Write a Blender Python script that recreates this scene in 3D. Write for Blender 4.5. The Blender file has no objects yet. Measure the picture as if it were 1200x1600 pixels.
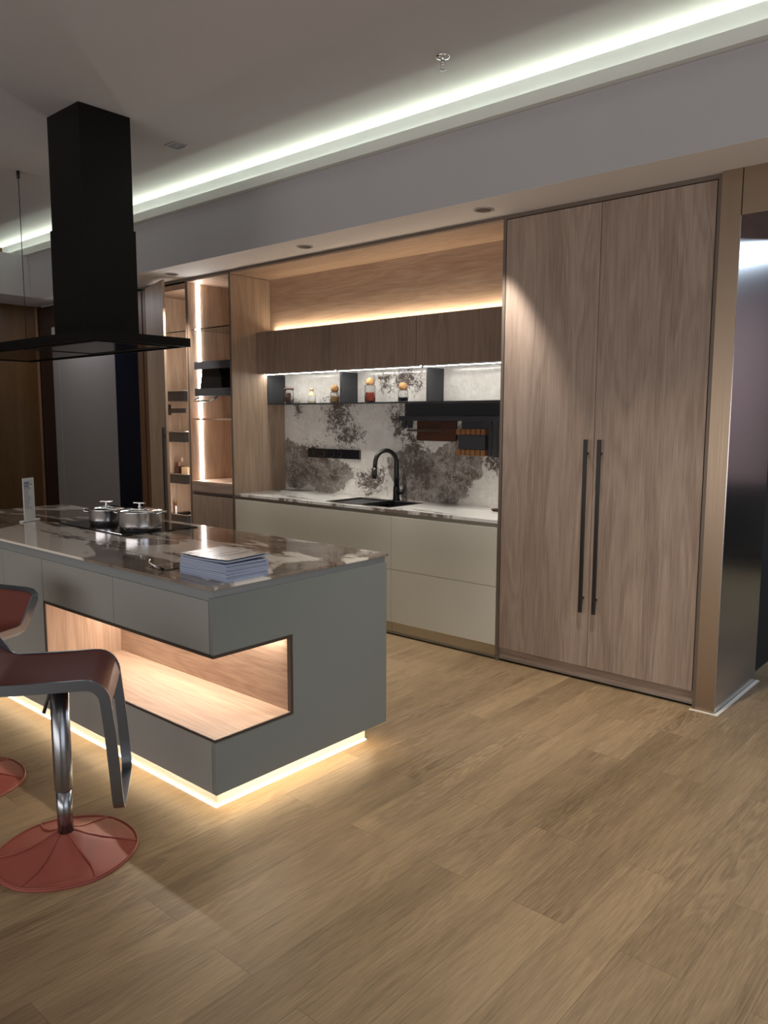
import bpy, bmesh, math, random
from mathutils import Vector, Matrix
random.seed(7)
S = bpy.context.scene
COL = S.collection
PI = math.pi

# ------------------------------------------------------------------ camera
cam_d = bpy.data.cameras.new('camera'); cam = bpy.data.objects.new('camera', cam_d); COL.objects.link(cam)
S.camera = cam
cam_d.sensor_fit = 'VERTICAL'; cam_d.sensor_height = 36.0; cam_d.lens = 1218.5 / 1600 * 36.0
cam_d.clip_start = 0.02; cam_d.clip_end = 60
yw, pt, rl = math.radians(41.04), math.radians(-6.835), math.radians(0.153)
F = Vector((-math.sin(yw)*math.cos(pt), math.cos(yw)*math.cos(pt), math.sin(pt)))
R0 = Vector((math.cos(yw), math.sin(yw), 0)); U0 = R0.cross(F)
Rv = R0*math.cos(rl) + U0*math.sin(rl); Uv = U0*math.cos(rl) - R0*math.sin(rl)
M = Matrix((Rv, Uv, -F)).transposed().to_4x4(); M.translation = Vector((2.622, -4.125, 1.533))
cam.matrix_world = M

# ------------------------------------------------------------------ world, exposure
w = bpy.data.worlds.new('world'); S.world = w; w.use_nodes = True
w.node_tree.nodes['Background'].inputs[0].default_value = (.9, .85, .8, 1)
w.node_tree.nodes['Background'].inputs[1].default_value = 0.05
S.view_settings.view_transform = 'Standard'; S.view_settings.look = 'None'
S.view_settings.exposure = 0.1; S.view_settings.gamma = 1.0; S.view_settings.use_curve_mapping = False

# ------------------------------------------------------------------ lamps
def area(name, loc, sx, sy, power, color, direction=(0, 0, -1), spread=180):
    l = bpy.data.lights.new(name, 'AREA'); l.shape = 'RECTANGLE'; l.size = sx; l.size_y = sy
    l.energy = power; l.color = color; l.spread = math.radians(spread)
    o = bpy.data.objects.new(name, l); COL.objects.link(o); o.location = loc
    d = Vector(direction).normalized()
    x = Vector((1, 0, 0)) if abs(d.x) < .5 else Vector((0, 1, 0))
    z = -d; x = (x - z*x.dot(z)).normalized(); y = z.cross(x)
    o.rotation_euler = Matrix((x, y, z)).transposed().to_euler()
    return o
def spot(name, loc, power, color, deg, blend=.4, target=None, r=.02):
    l = bpy.data.lights.new(name, 'SPOT'); l.energy = power; l.color = color
    l.spot_size = math.radians(deg); l.spot_blend = blend; l.shadow_soft_size = r
    o = bpy.data.objects.new(name, l); COL.objects.link(o); o.location = loc
    if target:
        o.rotation_euler = (Vector(target)-Vector(loc)).to_track_quat('-Z', 'Y').to_euler()
    return o
WARM = (1, .74, .48); NEUT = (1, .9, .78); COOL = (.88, .95, 1)
# unseen ceiling lamps and added ambient fill lights behind and beside the viewer
for x, y in ((-3.6, -4.6), (-.6, -5.4), (2.2, -5.6), (4.9, -3.0), (4.6, -1.2)):
    area('unseen_ceiling_light', (x, y, 3.30), .6, .6, 5, NEUT)
area('ambient_fill_light', (.4, -8.0, 1.15), 8.0, 2.0, 128, (1, .94, .92), (0, 1, .12))  # added soft fill for ambience, unseen behind the camera
area('ambient_fill_light', (5.9, -3.6, 1.6), 5.0, 2.6, 58, (.80, .90, 1), (-1, 0, .05))  # added cool side fill, unseen, brightens the island end
area('unseen_ceiling_light', (3.2, 2.9, 2.9), 2.4, .5, 75, (.66, .82, 1))  # unseen passage lamp, added for the cool reflection on the pillar side
# cove strip, strip over the wall cabinets, island plinth strips, niche strip
area('cove_strip_light', (-.5, -.353, 3.186), 11.6, .008, 25, (.90, 1, .80), (0, -.12, 1))
area('cabinet_top_strip_light', (-1.33, .395, 2.275), 2.5, .012, 4.5, (1, .82, .60), (0, .25, 1))
area('plinth_strip_light', (-1.25, -2.372, .093), 2.9, .012, 3.2, (1, .78, .50), (0, -.15, -1))
area('plinth_strip_light', (.228, -1.9, .093), .012, .9, 1.7, (1, .76, .48), (.15, 0, -1))
area('niche_strip_light', (-.4, -2.035, .645), 1.25, .012, 6.5, (1, .87, .74), (0, -.35, -1))
area('fridge_fill_light', (-5.0, -.30, 2.735), .9, .1, 9, (.95, .95, 1), (0, .1, -1))  # added lamp behind the hood, brightens the top of the steel doors
for x in (-3.182, -1.55, -.037):
    spot('downlight_beam', (x, -.195, 2.715), 110, (1, .93, .85), 62, .55)
for x, y, p in ((1.2, -1.1, 190), (2.6, -1.5, 70), (-1.2, -3.6, 20)):
    spot('downlight_beam', (x, y, 3.30), p, (1, .9, .76), 75, .8)

# ------------------------------------------------------------------ materials
def mat(name):
    m = bpy.data.materials.new(name); m.use_nodes = True
    return m, m.node_tree, m.node_tree.nodes['Principled BSDF']
def simple(name, col, rough=.5, metal=0, spec=.5, noise=0, coat=0, bump=0, nscale=30):
    m, t, b = mat(name)
    b.inputs['Base Color'].default_value = (*col, 1); b.inputs['Roughness'].default_value = rough
    b.inputs['Metallic'].default_value = metal; b.inputs['Specular IOR Level'].default_value = spec
    b.inputs['Coat Weight'].default_value = coat
    n = t.nodes.new('ShaderNodeTexNoise'); n.inputs['Scale'].default_value = nscale; n.inputs['Detail'].default_value = 4
    tc = t.nodes.new('ShaderNodeTexCoord'); t.links.new(tc.outputs['Object'], n.inputs['Vector'])
    if noise:
        mx = t.nodes.new('ShaderNodeMix'); mx.data_type = 'RGBA'
        mx.inputs[6].default_value = (*[c*(1-noise) for c in col], 1); mx.inputs[7].default_value = (*[min(1, c*(1+noise)) for c in col], 1)
        t.links.new(n.outputs['Fac'], mx.inputs[0]); t.links.new(mx.outputs[2], b.inputs['Base Color'])
    if bump:
        bp = t.nodes.new('ShaderNodeBump'); bp.inputs['Strength'].default_value = bump; bp.inputs['Distance'].default_value = .002
        t.links.new(n.outputs['Fac'], bp.inputs['Height']); t.links.new(bp.outputs[0], b.inputs['Normal'])
    return m
def emis(name, col, s):
    m, t, b = mat(name); b.inputs['Base Color'].default_value = (.9, .9, .9, 1)
    b.inputs['Emission Color'].default_value = (*col, 1); b.inputs['Emission Strength'].default_value = s
    return m
def glass(name, tint=(1, 1, 1), rough=0.0):
    m, t, b = mat(name); b.inputs['Base Color'].default_value = (*tint, 1); b.inputs['Roughness'].default_value = rough
    b.inputs['Transmission Weight'].default_value = 1; b.inputs['IOR'].default_value = 1.2
    return m
def brushed(name, col, rough=.3, axis='z', amt=.12):
    m, t, b = mat(name); b.inputs['Metallic'].default_value = 1
    tc = t.nodes.new('ShaderNodeTexCoord'); mp = t.nodes.new('ShaderNodeMapping')
    s = {'z': (260, 260, 2), 'x': (2, 260, 260), 'y': (260, 2, 260)}[axis]; mp.inputs['Scale'].default_value = s
    n = t.nodes.new('ShaderNodeTexNoise'); n.inputs['Scale'].default_value = 1; n.inputs['Detail'].default_value = 3
    r = t.nodes.new('ShaderNodeMapRange'); r.inputs[3].default_value = rough*.8; r.inputs[4].default_value = rough*1.25
    mx = t.nodes.new('ShaderNodeMix'); mx.data_type = 'RGBA'
    mx.inputs[6].default_value = (*[c*(1-amt) for c in col], 1); mx.inputs[7].default_value = (*[min(1, c*(1+amt)) for c in col], 1)
    L = t.links.new
    L(tc.outputs['Object'], mp.inputs[0]); L(mp.outputs[0], n.inputs['Vector']); L(n.outputs['Fac'], r.inputs[0])
    L(n.outputs['Fac'], mx.inputs[0]); L(mx.outputs[2], b.inputs['Base Color']); L(r.outputs[0], b.inputs['Roughness'])
    return m
def wood(name, c1, c2, axis='z', rough=.5, cath=1.0, ring=7):
    m, t, b = mat(name); L = t.links.new; N = t.nodes.new
    b.inputs['Roughness'].default_value = rough; b.inputs['Specular IOR Level'].default_value = .35
    tc = N('ShaderNodeTexCoord'); oi = N('ShaderNodeObjectInfo')
    off = N('ShaderNodeVectorMath'); off.operation = 'ADD'
    mul = N('ShaderNodeMath'); mul.operation = 'MULTIPLY'; mul.inputs[1].default_value = 37
    L(oi.outputs['Random'], mul.inputs[0]); L(tc.outputs['Object'], off.inputs[0]); L(mul.outputs[0], off.inputs[1])
    def mapped(a, l):
        mp = N('ShaderNodeMapping'); mp.inputs['Scale'].default_value = {'z': (a, a, l), 'x': (l, a, a), 'y': (a, l, a)}[axis]
        L(off.outputs[0], mp.inputs[0]); return mp.outputs[0]
    n1 = N('ShaderNodeTexNoise'); n1.inputs['Scale'].default_value = 1; n1.inputs['Detail'].default_value = 5; n1.inputs['Roughness'].default_value = .7
    L(mapped(110, 3.5), n1.inputs['Vector'])
    n2 = N('ShaderNodeTexNoise'); n2.inputs['Scale'].default_value = 1; n2.inputs['Detail'].default_value = 2; n2.inputs['Distortion'].default_value = .6
    L(mapped(6, .7), n2.inputs['Vector'])
    # cathedral rings: contour lines of a low-frequency stretched field
    rg = N('ShaderNodeMath'); rg.operation = 'MULTIPLY'; rg.inputs[1].default_value = ring*6.28
    L(n2.outputs['Fac'], rg.inputs[0]); sn = N('ShaderNodeMath'); sn.operation = 'SINE'; L(rg.outputs[0], sn.inputs[0])
    ad = N('ShaderNodeMath'); ad.operation = 'MULTIPLY_ADD'; ad.inputs[1].default_value = .075*cath; L(sn.outputs[0], ad.inputs[0]); L(n1.outputs['Fac'], ad.inputs[2])
    ad2 = N('ShaderNodeMath'); ad2.operation = 'MULTIPLY_ADD'; ad2.inputs[1].default_value = .55; L(n2.outputs['Fac'], ad2.inputs[0]); L(ad.outputs[0], ad2.inputs[2])
    cr = N('ShaderNodeMapRange'); cr.inputs[1].default_value = .50; cr.inputs[2].default_value = 1.05; L(ad2.outputs[0], cr.inputs[0])
    mx = N('ShaderNodeMix'); mx.data_type = 'RGBA'; mx.inputs[6].default_value = (*c1, 1); mx.inputs[7].default_value = (*c2, 1)
    L(cr.outputs[0], mx.inputs[0]); L(mx.outputs[2], b.inputs['Base Color'])
    bp = N('ShaderNodeBump'); bp.inputs['Strength'].default_value = .15; bp.inputs['Distance'].default_value = .001
    L(n1.outputs['Fac'], bp.inputs['Height']); L(bp.outputs[0], b.inputs['Normal'])
    return m
def floor_mat():
    m, t, b = mat('floor_oak_plank'); L = t.links.new; N = t.nodes.new
    tc = N('ShaderNodeTexCoord'); sep = N('ShaderNodeSeparateXYZ'); L(tc.outputs['Object'], sep.inputs[0])
    cb = N('ShaderNodeCombineXYZ'); L(sep.outputs[1], cb.inputs[0]); L(sep.outputs[0], cb.inputs[1])
    mp = N('ShaderNodeMapping'); mp.inputs['Location'].default_value = (.42, .038, 0); L(cb.outputs[0], mp.inputs[0])
    br = N('ShaderNodeTexBrick'); br.inputs['Scale'].default_value = 1; br.inputs['Brick Width'].default_value = 1.22
    br.inputs['Row Height'].default_value = .18; br.inputs['Mortar Size'].default_value = .0007; br.inputs['Mortar Smooth'].default_value = .2
    br.offset = .37; br.offset_frequency = 2; br.squash = 1
    br.inputs['Color1'].default_value = (0, 0, 0, 1); br.inputs['Color2'].default_value = (1, 1, 1, 1); br.inputs['Mortar'].default_value = (.5, .5, .5, 1)
    L(mp.outputs[0], br.inputs['Vector'])
    rnd = N('ShaderNodeSeparateColor'); L(br.outputs['Color'], rnd.inputs[0])
    mu = N('ShaderNodeMath'); mu.operation = 'MULTIPLY'; mu.inputs[1].default_value = 53; L(rnd.outputs[0], mu.inputs[0])
    def field(a, l, det, dist=0, rough=.6):
        q = N('ShaderNodeMapping'); q.inputs['Scale'].default_value = (l, a, a); L(mp.outputs[0], q.inputs[0])
        n = N('ShaderNodeTexNoise'); n.noise_dimensions = '4D'; n.inputs['Scale'].default_value = 1; n.inputs['Detail'].default_value = det
        n.inputs['Distortion'].default_value = dist; n.inputs['Roughness'].default_value = rough
        L(q.outputs[0], n.inputs['Vector']); L(mu.outputs[0], n.inputs['W']); return n.outputs['Fac']
    fine = field(170, 7, 5, 0, .78); low = field(9, 1.3, 3, .5)
    rg = N('ShaderNodeMath'); rg.operation = 'MULTIPLY'; rg.inputs[1].default_value = 70; L(low, rg.inputs[0])
    sn = N('ShaderNodeMath'); sn.operation = 'SINE'; L(rg.outputs[0], sn.inputs[0])
    mask = field(4, 1.1, 1)
    mr = N('ShaderNodeMapRange'); mr.inputs[1].default_value = .5; mr.inputs[2].default_value = .68; mr.inputs[4].default_value = .10; L(mask, mr.inputs[0])
    m1 = N('ShaderNodeMath'); m1.operation = 'MULTIPLY'; L(sn.outputs[0], m1.inputs[0]); L(mr.outputs[0], m1.inputs[1])
    a1 = N('ShaderNodeMath'); a1.operation = 'ADD'; L(m1.outputs[0], a1.inputs[0]); L(fine, a1.inputs[1])
    a2 = N('ShaderNodeMath'); a2.operation = 'MULTIPLY_ADD'; a2.inputs[1].default_value = .6; L(low, a2.inputs[0]); L(a1.outputs[0], a2.inputs[2])
    a3 = N('ShaderNodeMath'); a3.operation = 'MULTIPLY_ADD'; a3.inputs[1].default_value = .17; L(rnd.outputs[0], a3.inputs[0]); L(a2.outputs[0], a3.inputs[2])
    cr = N('ShaderNodeMapRange'); cr.inputs[1].default_value = .60; cr.inputs[2].default_value = 1.18; L(a3.outputs[0], cr.inputs[0])
    mx = N('ShaderNodeMix'); mx.data_type = 'RGBA'; mx.inputs[6].default_value = (.128, .083, .042, 1); mx.inputs[7].default_value = (.375, .267, .150, 1)
    L(cr.outputs[0], mx.inputs[0])
    jn = N('ShaderNodeMix'); jn.data_type = 'RGBA'; jn.inputs[7].default_value = (.10, .066, .036, 1)
    L(br.outputs['Fac'], jn.inputs[0]); L(mx.outputs[2], jn.inputs[6]); L(jn.outputs[2], b.inputs['Base Color'])
    rr = N('ShaderNodeMapRange'); rr.inputs[3].default_value = .36; rr.inputs[4].default_value = .58; L(fine, rr.inputs[0]); L(rr.outputs[0], b.inputs['Roughness'])
    bp = N('ShaderNodeBump'); bp.inputs['Strength'].default_value = .35; bp.inputs['Distance'].default_value = .0015
    L(fine, bp.inputs['Height']); L(bp.outputs[0], b.inputs['Normal'])
    b.inputs['Specular IOR Level'].default_value = .45
    return m
def blobs(t, vec, lst, plane='xz'):
    """max over soft ellipses in the slab's own plane, 1 at the centre, 0 on the rim"""
    N = t.nodes.new; L = t.links.new; cur = None
    for (a, b_, ra, rb) in lst:
        mp = N('ShaderNodeMapping'); mp.vector_type = 'POINT'
        if plane == 'xz': mp.inputs['Scale'].default_value = (1/ra, 0, 1/rb); mp.inputs['Location'].default_value = (-a/ra, 0, -b_/rb)
        else: mp.inputs['Scale'].default_value = (1/ra, 1/rb, 0); mp.inputs['Location'].default_value = (-a/ra, -b_/rb, 0)
        L(vec, mp.inputs[0]); ln = N('ShaderNodeVectorMath'); ln.operation = 'LENGTH'; L(mp.outputs[0], ln.inputs[0])
        s = N('ShaderNodeMath'); s.operation = 'SUBTRACT'; s.inputs[0].default_value = 1; L(ln.outputs['Value'], s.inputs[1])
        if cur is None: cur = s.outputs[0]
        else:
            k = N('ShaderNodeMath'); k.operation = 'MAXIMUM'; L(cur, k.inputs[0]); L(s.outputs[0], k.inputs[1]); cur = k.outputs[0]
    return cur
def splash_mat():
    m, t, b = mat('patched_marble'); L = t.links.new; N = t.nodes.new
    b.inputs['Roughness'].default_value = .12; b.inputs['Specular IOR Level'].default_value = .5
    tc = N('ShaderNodeTexCoord'); P = tc.outputs['Object']
    def noise(sc, det, rough=.6, dist=0):
        n = N('ShaderNodeTexNoise'); n.inputs['Scale'].default_value = sc; n.inputs['Detail'].default_value = det
        n.inputs['Roughness'].default_value = rough; n.inputs['Distortion'].default_value = dist; L(P, n.inputs['Vector']); return n
    wn = noise(4.5, 8, .65); sub = N('ShaderNodeVectorMath'); sub.operation = 'SUBTRACT'; sub.inputs[1].default_value = (.5, .5, .5); L(wn.outputs['Color'], sub.inputs[0])
    sc = N('ShaderNodeVectorMath'); sc.operation = 'SCALE'; sc.inputs['Scale'].default_value = .38; L(sub.outputs[0], sc.inputs[0])
    ad = N('ShaderNodeVectorMath'); ad.operation = 'ADD'; L(P, ad.inputs[0]); L(sc.outputs[0], ad.inputs[1]); W = ad.outputs[0]
    grey = blobs(t, W, [(-2.55, 1.15, .28, .19), (-2.15, 1.06, .36, .16), (-1.15, 1.17, .30, .17), (-.95, 1.0, .30, .20), (-.74, 1.22, .24, .22), (-.62, 1.42, .15, .14), (-2.3, .97, .4, .06)])
    gm = N('ShaderNodeMapRange'); gm.inputs[1].default_value = 0; gm.inputs[2].default_value = .06; L(grey, gm.inputs[0])
    spk = blobs(t, W, [(-1.98, 1.58, .26, .26), (-1.85, 1.40, .22, .2), (-1.30, 1.5, .18, .24), (-1.18, 1.34, .16, .22), (-1.25, 1.82, .24, .16), (-1.48, 1.80, .16, .14), (-.42, 1.22, .15, .18),
                       (-1.62, 1.03, .26, .16), (-2.35, 1.25, .26, .16), (-1.1, 1.15, .3, .2), (-2.5, 1.62, .10, .10)])
    sp = N('ShaderNodeMapRange'); sp.inputs[1].default_value = -.1; sp.inputs[2].default_value = .8; L(spk, sp.inputs[0])
    sn = noise(26, 9, .85, .9); mm = N('ShaderNodeMath'); mm.operation = 'MULTIPLY_ADD'; mm.inputs[1].default_value = .18; L(sp.outputs[0], mm.inputs[0]); L(sn.outputs['Fac'], mm.inputs[2])
    st = N('ShaderNodeMapRange'); st.inputs[1].default_value = .60; st.inputs[2].default_value = .66; L(mm.outputs[0], st.inputs[0])
    tn = noise(7, 8, .7)
    gc = N('ShaderNodeMix'); gc.data_type = 'RGBA'; gc.inputs[6].default_value = (.13, .10, .082, 1); gc.inputs[7].default_value = (.36, .33, .30, 1)
    g2 = N('ShaderNodeMapRange'); g2.inputs[1].default_value = .38; g2.inputs[2].default_value = .62; L(tn.outputs['Fac'], g2.inputs[0]); L(g2.outputs[0], gc.inputs[0])
    wc = N('ShaderNodeMix'); wc.data_type = 'RGBA'; wc.inputs[6].default_value = (.84, .82, .77, 1); wc.inputs[7].default_value = (.72, .69, .64, 1); L(g2.outputs[0], wc.inputs[0])
    a = N('ShaderNodeMix'); a.data_type = 'RGBA'; L(gm.outputs[0], a.inputs[0]); L(wc.outputs[2], a.inputs[6]); L(gc.outputs[2], a.inputs[7])
    # white crazing inside the grey patches
    ln = noise(11, 9, .7, .8); l1 = N('ShaderNodeMath'); l1.operation = 'SUBTRACT'; l1.inputs[1].default_value = .5; L(ln.outputs['Fac'], l1.inputs[0])
    l2 = N('ShaderNodeMath'); l2.operation = 'ABSOLUTE'; L(l1.outputs[0], l2.inputs[0])
    l3 = N('ShaderNodeMapRange'); l3.inputs[1].default_value = .02; l3.inputs[2].default_value = .004; l3.inputs[4].default_value = .75; L(l2.outputs[0], l3.inputs[0])
    c = N('ShaderNodeMix'); c.data_type = 'RGBA'; c.inputs[7].default_value = (.62, .6, .56, 1); L(l3.outputs[0], c.inputs[0]); L(a.outputs[2], c.inputs[6])
    d = N('ShaderNodeMix'); d.data_type = 'RGBA'; d.inputs[7].default_value = (.13, .105, .092, 1); L(st.outputs[0], d.inputs[0]); L(c.outputs[2], d.inputs[6])
    L(d.outputs[2], b.inputs['Base Color'])
    return m
def top_mat(name, light, dark, grey, amount=.5, scale=1.6, patches=None):
    m, t, b = mat(name); L = t.links.new; N = t.nodes.new
    b.inputs['Roughness'].default_value = .06; b.inputs['Specular IOR Level'].default_value = .65
    tc = N('ShaderNodeTexCoord'); mp = N('ShaderNodeMapping'); mp.inputs['Scale'].default_value = (.75, 1.6, 1); mp.inputs['Rotation'].default_value = (0, 0, .25); L(tc.outputs['Object'], mp.inputs[0])
    def noise(sc, det, rough, dist, v=mp.outputs[0]):
        n = N('ShaderNodeTexNoise'); n.inputs['Scale'].default_value = sc; n.inputs['Detail'].default_value = det
        n.inputs['Roughness'].default_value = rough; n.inputs['Distortion'].default_value = dist; L(v, n.inputs['Vector']); return n.outputs['Fac']
    big = noise(scale, 7, .55, .9)
    g = N('ShaderNodeMapRange'); g.inputs[1].default_value = amount; g.inputs[2].default_value = amount+.025; L(big, g.inputs[0])
    gm = g.outputs[0]
    mid = noise(scale*3, 8, .65, .6); mk = N('ShaderNodeMapRange'); mk.inputs[1].default_value = .35; mk.inputs[2].default_value = .65; L(mid, mk.inputs[0])
    gc = N('ShaderNodeMix'); gc.data_type = 'RGBA'; gc.inputs[6].default_value = (*grey, 1); gc.inputs[7].default_value = (*[x*.6 for x in grey], 1); L(mk.outputs[0], gc.inputs[0])
    a = N('ShaderNodeMix'); a.data_type = 'RGBA'; a.inputs[6].default_value = (*light, 1); L(gc.outputs[2], a.inputs[7]); L(gm, a.inputs[0])
    mp2 = N('ShaderNodeMapping'); mp2.inputs['Scale'].default_value = (2.2, 9, 1); mp2.inputs['Rotation'].default_value = (0, 0, .2); L(tc.outputs['Object'], mp2.inputs[0])
    st = noise(scale*1.1, 8, .72, .5, mp2.outputs[0]); sm = noise(scale*.9, 3, .5, .3)
    pr = N('ShaderNodeMath'); pr.operation = 'MULTIPLY'; L(st, pr.inputs[0]); L(sm, pr.inputs[1])
    s = N('ShaderNodeMapRange'); s.inputs[1].default_value = .28; s.inputs[2].default_value = .33; L(pr.outputs[0], s.inputs[0])
    d = N('ShaderNodeMix'); d.data_type = 'RGBA'; d.inputs[7].default_value = (*dark, 1); L(s.outputs[0], d.inputs[0]); L(a.outputs[2], d.inputs[6])
    L(d.outputs[2], b.inputs['Base Color'])
    return m
def leather(name, col):
    m, t, b = mat(name); L = t.links.new; N = t.nodes.new
    b.inputs['Base Color'].default_value = (*col, 1); b.inputs['Roughness'].default_value = .5
    tc = N('ShaderNodeTexCoord'); v = N('ShaderNodeTexVoronoi'); v.inputs['Scale'].default_value = 420; L(tc.outputs['Object'], v.inputs['Vector'])
    bp = N('ShaderNodeBump'); bp.inputs['Strength'].default_value = .12; bp.inputs['Distance'].default_value = .0008
    L(v.outputs['Distance'], bp.inputs['Height']); L(bp.outputs[0], b.inputs['Normal'])
    return m

OAKG1, OAKG2 = (.235, .172, .135), (.43, .335, .27)
m_door = wood('grey_oak_vertical', OAKG1, OAKG2, 'z')
m_doorx = wood('grey_oak_horizontal', OAKG1, OAKG2, 'x')
m_wall = wood('dark_oak_front', (.165, .117, .088), (.30, .22, .17), 'z', cath=.7)
m_lining = wood('light_oak_vertical', (.34, .225, .155), (.58, .42, .305), 'z', cath=.9)
m_liningx = wood('light_oak_horizontal', (.34, .225, .155), (.58, .42, .305), 'x', cath=.7, ring=12)
m_liningy = wood('light_oak_deep', (.34, .225, .155), (.58, .42, .305), 'y', cath=.9)
m_sidepan = wood('natural_oak_side', (.27, .185, .125), (.47, .345, .245), 'z')
m_floor = floor_mat()
m_ceil = simple('ceiling_paint', (.53, .52, .53), .9, noise=.03, nscale=3)
m_bulk = simple('bulkhead_paint', (.46, .455, .47), .9, noise=.03, nscale=3)
m_soff = simple('soffit_bounce_lit', (.82, .79, .77), .85)  # paler than the bulkhead: bounced downlight glow put into the colour
m_lip = simple('cove_lip_paint', (.72, .74, .70), .8)
m_cream = simple('cream_lacquer', (.66, .645, .56), .32, noise=.02, nscale=5)
m_isl_shade = simple('island_lacquer_shaded', (.205, .228, .222), .42, noise=.02, nscale=5)  # island lacquer on the end panel, cooler shade put into the colour
m_isl_front = simple('island_lacquer_dimmed', (.31, .315, .295), .42, noise=.02, nscale=5)  # same lacquer for the front, weaker light put into its tone
m_alu = brushed('champagne_aluminium', (.56, .53, .47), .35, 'x')
m_alug = brushed('grey_aluminium', (.42, .44, .44), .35, 'x')
m_brz = simple('bronze_edge', (.085, .068, .055), .45, metal=.4)
m_frame = simple('cabinet_edge_bronze', (.17, .135, .11), .45, metal=.3)
m_pillar = brushed('brushed_bronze', (.33, .255, .185), .36, 'z', .05)
m_steel = simple('dark_steel', (.46, .44, .44), .2, metal=1)
m_frsteel = simple('steel_door', (.36, .345, .335), .38, metal=.5)
m_ss = brushed('stainless_steel', (.72, .72, .72), .16, 'x', .05)
m_frameb = simple('stool_steel', (.25, .29, .34), .30, metal=1)
m_chrome = simple('chrome', (.8, .8, .8), .08, metal=1)
m_black = simple('matte_black_metal', (.012, .012, .013), .4, noise=.1)
m_hood = simple('black_powder_coat', (.004, .004, .004), .42, spec=.22, noise=.1)
m_blackg = simple('black_glass', (.006, .006, .008), .05, spec=.6)
m_hoodg = simple('hood_glass', (.02, .018, .016), .12, spec=.6)
m_char = simple('charcoal_metal', (.035, .037, .042), .45, noise=.05)
m_rail = simple('rail_gloss', (.05, .053, .06), .18)
m_navy = simple('navy_gloss', (.003, .006, .014), .2, spec=.3)
m_dkbrown = simple('dark_brown_panel', (.020, .008, .004), .4)
m_orange = wood('amber_veneer', (.045, .021, .005), (.08, .038, .010), 'z', cath=.3, rough=.3)
m_brownw = wood('mid_brown_wood', (.10, .05, .025), (.17, .09, .05), 'z', cath=.4)
m_boardw = wood('cutting_board_wood', (.035, .012, .006), (.09, .03, .014), 'x')
m_knifew = wood('orange_wood', (.20, .085, .03), (.36, .17, .07), 'x')
m_white = simple('white_plastic', (.75, .75, .73), .4)
m_strip = simple('white_floor_strip', (.72, .68, .60), .5)
m_splash = splash_mat()
m_top = top_mat('pale_marble_top', (.80, .79, .76), (.22, .18, .15), (.46, .44, .42), .62, 1.7)
m_isl = top_mat('brown_marble_top', (.80, .76, .69), (.11, .060, .038), (.31, .26, .215), .49, 1.5)
m_leather_shade = leather('oxblood_leather_shaded', (.125, .022, .013))  # seat copy of the stool leather, darkened as shade in the colour
m_leather_lit = leather('oxblood_leather_lit', (.27, .062, .042))  # same leather on the base, stronger light put into the colour
m_glass = glass('clear_glass'); m_acr = glass('acrylic', (.97, .98, 1))
m_cork = simple('cork', (.50, .27, .11), .8, noise=.3, nscale=80)
m_led = emis('led_white', (1, .97, .95), 52)
m_ledw = emis('led_under_cabinet', (1, .96, .90), 48)
m_ledp = emis('led_plinth_line', (1, .88, .66), 2.2)
m_lens = simple('downlight_lens', (.03, .04, .055), .15)
m_ring = simple('downlight_ring', (.35, .35, .35), .4, metal=.5)
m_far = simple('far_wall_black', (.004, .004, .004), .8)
m_mauve = simple('mauve_wall', (.42, .27, .25), .8)
m_back = simple('showroom_wall', (.16, .13, .11), .8)

# ------------------------------------------------------------------ mesh helpers
def box(bm, x0, x1, y0, y1, z0, z1, bev=0):
    b2 = bmesh.new(); bmesh.ops.create_cube(b2, size=1)
    for v in b2.verts:
        v.co = Vector(((x0+x1)/2+v.co.x*(x1-x0), (y0+y1)/2+v.co.y*(y1-y0), (z0+z1)/2+v.co.z*(z1-z0)))
    if bev: bmesh.ops.bevel(b2, geom=list(b2.edges), offset=bev, segments=2, affect='EDGES', profile=.6)
    merge(bm, b2); return bm
def merge(bm, b2):
    me = bpy.data.meshes.new('tmp'); b2.to_mesh(me); b2.free(); bm.from_mesh(me); bpy.data.meshes.remove(me)
def B(*a, bev=0):
    bm = bmesh.new(); box(bm, *a, bev=bev); return bm
def BB(*bs, bev=0):
    bm = bmesh.new()
    for a in bs: box(bm, *a, bev=bev)
    return bm
def prism(pts, axis, a0, a1):
    bm = bmesh.new()
    def P(p, a): return {'x': (a, p[0], p[1]), 'y': (p[0], a, p[1]), 'z': (p[0], p[1], a)}[axis]
    lo = [bm.verts.new(P(p, a0)) for p in pts]; hi = [bm.verts.new(P(p, a1)) for p in pts]
    bm.faces.new(lo); bm.faces.new(hi)
    for i in range(len(pts)):
        j = (i+1) % len(pts); bm.faces.new((lo[i], lo[j], hi[j], hi[i]))
    bmesh.ops.recalc_face_normals(bm, faces=bm.faces); return bm
def lathe(prof, seg=40, at=(0, 0, 0), bm=None):
    own = bm is None; b2 = bmesh.new(); rings = []
    for r, z in prof:
        if r < 1e-6: rings.append([b2.verts.new((at[0], at[1], at[2]+z))])
        else: rings.append([b2.verts.new((at[0]+r*math.cos(2*PI*k/seg), at[1]+r*math.sin(2*PI*k/seg), at[2]+z)) for k in range(seg)])
    for a, c in zip(rings, rings[1:]):
        for k in range(seg):
            k2 = (k+1) % seg
            if len(a) == 1 and len(c) == 1: continue
            if len(a) == 1: b2.faces.new((a[0], c[k], c[k2]))
            elif len(c) == 1: b2.faces.new((a[k], a[k2], c[0]))
            else: b2.faces.new((a[k], a[k2], c[k2], c[k]))
    bmesh.ops.recalc_face_normals(b2, faces=b2.faces)
    for f in b2.faces: f.smooth = True
    if own: return b2
    merge(bm, b2); return bm
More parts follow.
